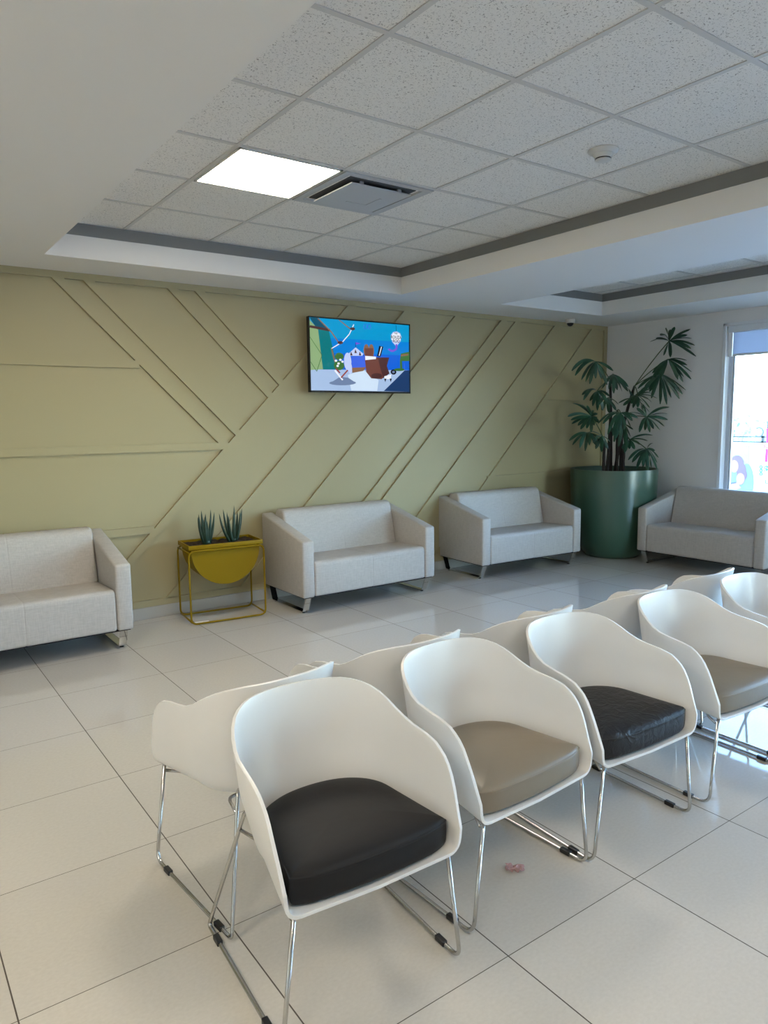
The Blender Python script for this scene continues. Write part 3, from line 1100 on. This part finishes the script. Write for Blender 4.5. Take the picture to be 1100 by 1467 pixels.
# ------------------------------------------------------------------ shell armchairs
RIM = [(0, .425), (.010, .452), (.018, .472), (.030, .505), (.044, .54), (.064, .577), (.09, .607), (.125, .628), (.17, .639), (.22, .644), (.265, .650),
       (.30, .660), (.325, .672), (.35, .688), (.378, .706), (.402, .720), (.43, .733), (.46, .743), (.49, .747)]
Y1 = .235


def ushape(a0, a1, dep, n_side=15, n_arc=24, ex=2.4):
    """left front -> back -> right front; returns list of (x, y, base_y); half-width runs from a0 (front) to a1"""
    left = []
    for i in range(n_side):
        y = Y1 * (i / n_side) ** 2.0
        left.append((-(a0 + (a1 - a0) * y / Y1), y, y))
    arc = []
    for k in range(n_arc + 1):
        th = PI - PI * k / n_arc
        c_, s_ = math.cos(th), math.sin(th)
        x = a1 * math.copysign(abs(c_) ** (2 / ex), c_)
        yy = abs(s_) ** (2 / ex)
        arc.append((x, Y1 + (dep - Y1) * yy, Y1 + (.49 - Y1) * yy))
    right = [(-x, y, b) for (x, y, b) in reversed(left)]
    return left + arc + right


ZP = .358


def make_shell_mesh():
    b_ = bmesh.new()
    base = ushape(.262, .214, .425)
    mid = ushape(.280, .258, .468)
    top = ushape(.288, .278, .502)
    rows_all = []
    for (B, M_, T) in zip(base, mid, top):
        h_ = lerp_table(RIM, B[2])
        yc = min(B[1], Y1)
        P0 = Vector((0, yc, ZP - .008))
        wb = Vector((B[0], B[1], ZP))

        def wall(z):
            # lean of the wall: base -> mid (z=.54) -> top (z=.75)
            if z <= .54:
                k = max(0, (z - ZP)) / (.54 - ZP)
                return Vector((B[0] + (M_[0] - B[0]) * k, B[1] + (M_[1] - B[1]) * k, z))
            k = (z - .54) / .21
            return Vector((M_[0] + (T[0] - M_[0]) * k, M_[1] + (T[1] - M_[1]) * k, z))
        row = []
        for t_ in (0, .3, .6, .78, .86):
            row.append(P0.lerp(wb, t_))
        s = P0.lerp(wb, .86)
        zf = ZP + .038
        e = wall(zf)
        for k in range(1, 6):
            t_ = k / 5
            row.append(s * (1 - t_) ** 2 + wb * 2 * t_ * (1 - t_) + e * t_ * t_)
        hh = max(h_, zf + .004)
        for k in range(1, 13):
            row.append(wall(zf + (hh - zf) * k / 12))
        rows_all.append([b_.verts.new(p) for p in row])
    for A, B in zip(rows_all, rows_all[1:]):
        for k in range(len(A) - 1):
            b_.faces.new((A[k], B[k], B[k + 1], A[k + 1]))
    bmesh.ops.remove_doubles(b_, verts=b_.verts[:], dist=.0004)
    bmesh.ops.recalc_face_normals(b_, faces=b_.faces[:])
    me_ = bpy.data.meshes.new('shell')
    b_.to_mesh(me_); b_.free()
    me_.materials.append(M_shell)
    for p in me_.polygons:
        p.use_smooth = True
    return me_


SHELL = make_shell_mesh()


def bake(me_, mods):
    o = bpy.data.objects.new('tmp', me_); COL.objects.link(o)
    for t_, kw in mods:
        md = o.modifiers.new('m', t_)
        for k, v in kw.items():
            setattr(md, k, v)
    dg = bpy.context.evaluated_depsgraph_get()
    r = bpy.data.meshes.new_from_object(o.evaluated_get(dg))
    bpy.data.objects.remove(o)
    for p in r.polygons:
        p.use_smooth = True
    return r


SHELL = bake(SHELL, [('SOLIDIFY', dict(thickness=.010, offset=0.0, use_rim=True)), ('BEVEL', dict(width=.0035, segments=3, limit_method='ANGLE', angle_limit=.9))])
SHELL.name = 'shell'


def make_cushion_mesh(m, seed):
    """D-shaped padded cushion: piped edge, slightly domed top"""
    b_ = bmesh.new()
    out = ushape(.243, .213, .402, 8, 18, 2.2)
    pts = [(x, y) for x, y, _ in out]
    fl, fr = pts[0], pts[-1]
    nf = 12
    front = []
    for k in range(1, nf):
        t_ = k / nf
        x = fr[0] + (fl[0] - fr[0]) * t_
        front.append((x, -.018 * math.sin(PI * t_) ** .7))
    pts = pts + front
    # round the two front corners
    c0 = Vector((0, .20))
    levels = [(.86, .366), (.955, .367), (.99, .376), (1.0, .398), (.997, .430), (.990, .4355), (.999, .4395), (.996, .444), (.983, .4440), (.974, .4465), (.960, .4505), (.94, .454), (.88, .460), (.75, .466), (.55, .470), (.3, .472)]
    rings = []
    for s, z in levels:
        ring = []
        for (x, y) in pts:
            p = c0 + (Vector((x, y + .016)) - c0) * s
            # corner rounding
            cxn = abs(p.x) / .243
            if p.y < .06 and cxn > .80:
                p.y += (cxn - .80) ** 2 * .55 * (1 - max(0, p.y) / .06)
            ring.append(b_.verts.new((p.x, p.y, z)))
        rings.append(ring)
    n = len(pts)
    for A, B in zip(rings, rings[1:]):
        for k in range(n):
            b_.faces.new((A[k], A[(k + 1) % n], B[(k + 1) % n], B[k]))
    cb = b_.verts.new((0, .2, .366)); ct = b_.verts.new((0, .2, .4725))
    for k in range(n):
        b_.faces.new((rings[0][(k + 1) % n], rings[0][k], cb)); b_.faces.new((rings[-1][k], rings[-1][(k + 1) % n], ct))
    bmesh.ops.recalc_face_normals(b_, faces=b_.faces[:])
    me_ = bpy.data.meshes.new('seat_cushion'); b_.to_mesh(me_); b_.free()
    me_.materials.append(m)
    return bake(me_, [('SUBSURF', dict(levels=1, render_levels=1))])


CUSH = {'black': make_cushion_mesh(M_blackcush, 1), 'taupe': make_cushion_mesh(M_taupe, 2), 'creased': make_cushion_mesh(M_wrinkled, 3)}
RAIL = .280


def make_chair(label, cush):
    o = thing('armchair', label, 'chair')
    s_ = bpy.data.objects.new('shell', SHELL); COL.objects.link(s_); s_.parent = o
    c_ = bpy.data.objects.new('seat_cushion', CUSH[cush]); COL.objects.link(c_); c_.parent = o
    for s in (-1, 1):
        b_ = bmesh.new()
        pth = [(s * .236, .022, .356), (s * RAIL, .018, .0075), (s * RAIL, .560, .0075), (s * .186, .458, .405), (s * .160, .415, .385)]
        q = [Vector(p) for p in pth]
        pts = rounded_path(q[:3], .045, 7)[:-1] + rounded_path(q[1:], .02, 6)[1:]
        tube(b_, pts, .0064, 10)
        lg = finish(b_, 'sled_leg', M_wire, o, True)
        for yy in (.110, .480):
            b_ = bmesh.new(); box(b_, s * RAIL - .009, s * RAIL + .009, yy - .021, yy + .021, 0.0, .017, .003, 2)
            finish(b_, 'glide', M_blackplastic, lg)
    b_ = bmesh.new(); tube(b_, rounded_path([(-.238, .034, .335), (-.20, .10, .340), (.20, .10, .340), (.238, .034, .335)], .03, 5), .0055, 8)
    finish(b_, 'under_seat_brace', M_wire, o, True)
    b_ = bmesh.new(); tube(b_, rounded_path([(-.200, .474, .340), (-.17, .36, .341), (.17, .36, .341), (.200, .474, .340)], .03, 5), .0055, 8)
    finish(b_, 'under_seat_brace', M_wire, o, True)
    return o


FR = 'front row of white shell armchairs facing the camera side'
BR = 'rear row of white shell armchairs facing the khaki wall'
front = [(1.003, 1.437, -.055, 'black', 'white shell armchair with black cushion, nearest the camera in the front row'),
         (1.663, 1.485, .045, 'taupe', 'white shell armchair with taupe cushion between the two black-cushioned front chairs'),
         (2.243, 1.475, -.040, 'creased', 'white shell armchair with creased black cushion between the two taupe-cushioned chairs'),
         (2.930, 1.452, -.030, 'taupe', 'white shell armchair with taupe cushion next to the right-hand edge of the photo'),
         (3.570, 1.430, -.030, 'black', 'white shell armchair half out of the photo at the right end, front row')]
for (x, y, r, c, lab) in front:
    ch = make_chair(lab, c)
    ch.location = (x, y, 0); ch.rotation_euler = (0, 0, r); ch['group'] = FR
backrow = [(1.016, 2.490, .085, 'black', 'white shell armchair seen from behind, back to back with the nearest black-cushioned chair'),
           (1.632, 2.518, .055, 'taupe', 'white shell armchair seen from behind, second from the left in the rear row'),
           (2.280, 2.500, .055, 'black', 'white shell armchair seen from behind, behind the chair with creased black cushion'),
           (2.950, 2.475, .050, 'taupe', 'white shell armchair seen from behind, fourth from the left in the rear row'),
           (3.585, 2.488, .050, 'black', 'white shell armchair seen from behind at the far right of the rear row')]
for (x, y, r, c, lab) in backrow:
    ch = make_chair(lab, c)
    ch.location = (x, y, 0); ch.rotation_euler = (0, 0, PI + r); ch['group'] = BR

# ------------------------------------------------------------------ litter
b_ = bmesh.new()
rr = random.Random(3)
N1, N2 = 9, 6
gv = []
for i in range(N1):
    row = []
    for j in range(N2):
        x = (i / (N1 - 1) - .5) * .062 + rr.uniform(-.004, .004); y = (j / (N2 - 1) - .5) * .036 + rr.uniform(-.004, .004)
        row.append(b_.verts.new((x, y, .002 + rr.uniform(0, .011))))
    gv.append(row)
for i in range(N1 - 1):
    for j in range(N2 - 1):
        b_.faces.new((gv[i][j], gv[i + 1][j], gv[i + 1][j + 1], gv[i][j + 1]))
wr = finish(b_, 'wrapper', M_wrapper, None, False, (1.724, 1.649, 0), -.7)
tag(wr, 'small crumpled pinkish clear wrapper lying on the floor under the chairs', 'litter')

# ------------------------------------------------------------------ outside the window
bm = bmesh.new(); box(bm, XW + .2, 60, -40, 60, -.25, -.12); struct(bm, 'ground_outside', M_ground)
bm = bmesh.new(); box(bm, -40, XW + .2, -40, YB - .2, -.25, -.12); struct(bm, 'pavement_outside', M_ground)
M_ban = mat('banner_vinyl', (.80, .84, .84), .6)
M_pink = mat('banner_pink', (.75, .02, .16), .6)
M_btl = mat('banner_teal', (.02, .40, .48), .6)
M_skin = mat('banner_skin', (.30, .16, .14), .6)
M_hair = mat('banner_hair', (.13, .08, .11), .6)
M_denim = mat('banner_denim', (.13, .20, .30), .6)
M_bsky = mat('banner_mint', (.26, .40, .39), .6)
M_ink = mat('banner_ink', (.06, .08, .12), .6)
BX = 9.6
BY = 4.9
ban = thing('advert_banner', 'overexposed advertising banner outside the window with a pink numeral and a picture of two people', 'banner', (BX, BY, -.12))


def bp(u, v):
    p = on_x(u, v, BX)
    return (p.y - BY, p.z + .12)


def bpoly(b_, pts, x, mi):
    f = b_.faces.new([b_.verts.new((x, y, z)) for y, z in pts]); f.material_index = mi


b_ = bmesh.new(); box(b_, 0, .02, -1.9, .75, .0, bp(1060, 634)[1])
finish(b_, 'sheet', M_ban, ban)
b_ = bmesh.new()
L0, L1 = bp(1037, 640), bp(1074, 705)


def bel(u, v, ru, rv, mi, x):
    pts = []
    for k in range(20):
        pts.append(bp(u + ru * math.cos(2 * PI * k / 20), v + rv * math.sin(2 * PI * k / 20)))
    bpoly(b_, pts, x, mi)


bpoly(b_, [bp(1034, 640), bp(1074, 638), bp(1074, 712), bp(1034, 712)], -.003, 0)
bel(1048, 694, 16, 22, 1, -.004); bel(1070, 690, 10, 26, 1, -.0042)
bel(1056, 664, 10, 12, 2, -.005); bel(1062, 674, 7, 12, 2, -.0052); bel(1052, 668, 6, 9, 3, -.006)
bel(1063, 680, 7.5, 9, 2, -.007); bel(1061, 686, 6, 8.5, 3, -.008)
bpoly(b_, [bp(1040, 697), bp(1056, 690), bp(1062, 699), bp(1044, 706)], -.0085, 3)
bpoly(b_, [bp(1044, 692), bp(1055, 690), bp(1055, 692), bp(1044, 694)], -.009, 4)
bpoly(b_, [bp(1097.5, 614), bp(1106, 613), bp(1106, 634), bp(1097.5, 635)], -.003, 5)
finish(b_, 'photo_print', [M_bsky, M_denim, M_hair, M_skin, M_ink, M_pink], ban)


def banner_text(body, u0, v0, v1, m, name, align='LEFT'):
    cu = bpy.data.curves.new('t', 'FONT'); cu.body = body; cu.size = 1.0; cu.align_x = align
    cu.extrude = 0.0; cu.offset = .025
    o = bpy.data.objects.new('t', cu); COL.objects.link(o)
    dg = bpy.context.evaluated_depsgraph_get()
    me_ = bpy.data.meshes.new_from_object(o.evaluated_get(dg))
    bpy.data.objects.remove(o)
    a = bp(u0, v1); b = bp(u0, v0)
    k = (b[1] - a[1]) / .70
    for v in me_.vertices:
        x, y = v.co.x, v.co.y
        v.co = Vector((-.012, a[0] - x * k, a[1] + y * k))
    me_.materials.append(m)
    o = bpy.data.objects.new(name, me_); COL.objects.link(o); o.parent = ban
    return o


banner_text('15%', 1091.5, 643, 661, M_pink, 'numeral')
banner_text('$', 1094.5, 667, 676, M_btl, 'price')
banner_text('AL', 1093, 637, 642, M_pink, 'small_print')
banner_text('LLAMA', 1096, 687, 692.5, M_ink, 'small_print')
b_ = bmesh.new()
for q in range(3):
    u, v = 1090.5, 669 + q * 5
    pts = [bp(u + 1.8 * math.cos(2 * PI * k / 14), v + 1.9 * math.sin(2 * PI * k / 14)) for k in range(14)]
    tube(b_, [(-.012, y, z) for y, z in pts], .006, 5, closed=True)
finish(b_, 'small_print', M_btl, ban)

fe = thing('street_fence', 'thin dark rail fence behind the banner outside the window', 'fence', (BX + .5, 4.5, -.12))
b_ = bmesh.new()
for z in (1.30, 1.37):
    box(b_, 0, .03, -2.5, 2.2, z, z + .018)
finish(b_, 'rail', M_darkmetal, fe)
for yy in (-2.4, -1.4, -.4, .6, 1.6):
    b_ = bmesh.new(); box(b_, 0, .035, yy, yy + .035, 0, 1.40); finish(b_, 'post', M_darkmetal, fe)

sg = thing('street_sign', 'small round emblem sign on a post beyond the fence outside the window', 'sign', (14.0, 0, -.12))
cc = on_x(1088, 619, 14.0)
sg.location = (14.0, cc.y, -.12)
rz = cc.z + .12
b_ = bmesh.new(); tube(b_, [(0, -.16, 0), (0, -.16, rz + .25)], .025, 8); finish(b_, 'post', M_darkmetal, sg)
b_ = bmesh.new(); tube(b_, [(-.03, .085 * math.cos(a) , rz + .085 * math.sin(a)) for a in [.9 + 4.6 * i / 16 for i in range(17)]], .014, 6)
for dz in (-.03, .0, .03):
    box(b_, -.04, -.02, -.09, .0, rz + dz - .006, rz + dz + .006)
finish(b_, 'emblem', M_ink, sg)
b_ = bmesh.new(); box(b_, 0, .02, -.15, .16, rz - .16, rz + .16); finish(b_, 'panel', M_ban, sg)


def shrub(name, x, y, r, h, label):
    o = thing(name, label, 'tree', (x, y, -.12), 0, 'washed-out trees beyond the fence')
    b_ = bmesh.new(); tube(b_, [(0, 0, 0), (.03, 0, h * .5), (0, .04, h * .75)], .07, 8); finish(b_, 'trunk', M_cane, o)
    b_ = bmesh.new()
    g = random.Random(int(x * 10 + y))
    for k in range(420):
        th, ph = g.uniform(0, 2 * PI), math.acos(g.uniform(-1, 1)); q = g.uniform(.5, 1.0)
        c = Vector((r * q * math.sin(ph) * math.cos(th), r * q * math.sin(ph) * math.sin(th), h * .68 + h * .34 * q * math.cos(ph)))
        a = Vector((g.uniform(-1, 1), g.uniform(-1, 1), g.uniform(-1, 1))).normalized() * .11
        d = Vector((g.uniform(-1, 1), g.uniform(-1, 1), g.uniform(-1, 1))).normalized() * .08
        b_.faces.new([b_.verts.new(c + a), b_.verts.new(c + d), b_.verts.new(c - a), b_.verts.new(c - d)])
    finish(b_, 'foliage', M_hedge, o)


for (u, TX, h, r, lab) in ((1046, 17.0, 2.0, .75, 'pale washed-out tree at the left side of the window view'), (1062, 20.0, 1.75, .7, 'washed-out low tree in the middle of the window view'), (1096, 23.0, 1.9, .9, 'washed-out tree behind the round emblem sign')):
    q = on_x(u, 610, TX)
    shrub('tree', TX, q.y, r, h, lab)

# ------------------------------------------------------------------ daylight and exposure
wd = bpy.data.worlds.new('sky')
sc.world = wd
wd.use_nodes = True
nt = wd.node_tree
bg = nt.nodes['Background']
sky = nt.nodes.new('ShaderNodeTexSky')
sky.sky_type = 'NISHITA'
sky.sun_disc = False
sky.sun_elevation = math.radians(48)
sky.sun_rotation = math.radians(200)
sky.air_density = 1.0
sky.dust_density = 0.25
sky.ozone_density = 1.6
tint = nt.nodes.new('ShaderNodeMix'); tint.data_type = 'RGBA'; tint.blend_type = 'MULTIPLY'
tint.inputs[0].default_value = 1.0
tint.inputs[7].default_value = (0.86, 0.97, 1.06, 1)
nt.links.new(sky.outputs[0], tint.inputs[6])
nt.links.new(tint.outputs[2], bg.inputs[0])
bg.inputs[1].default_value = 3.0

vs = sc.view_settings
vs.view_transform = 'Standard'
vs.look = 'None'
vs.gamma = 1.0
vs.use_curve_mapping = False
vs.exposure = 0.56
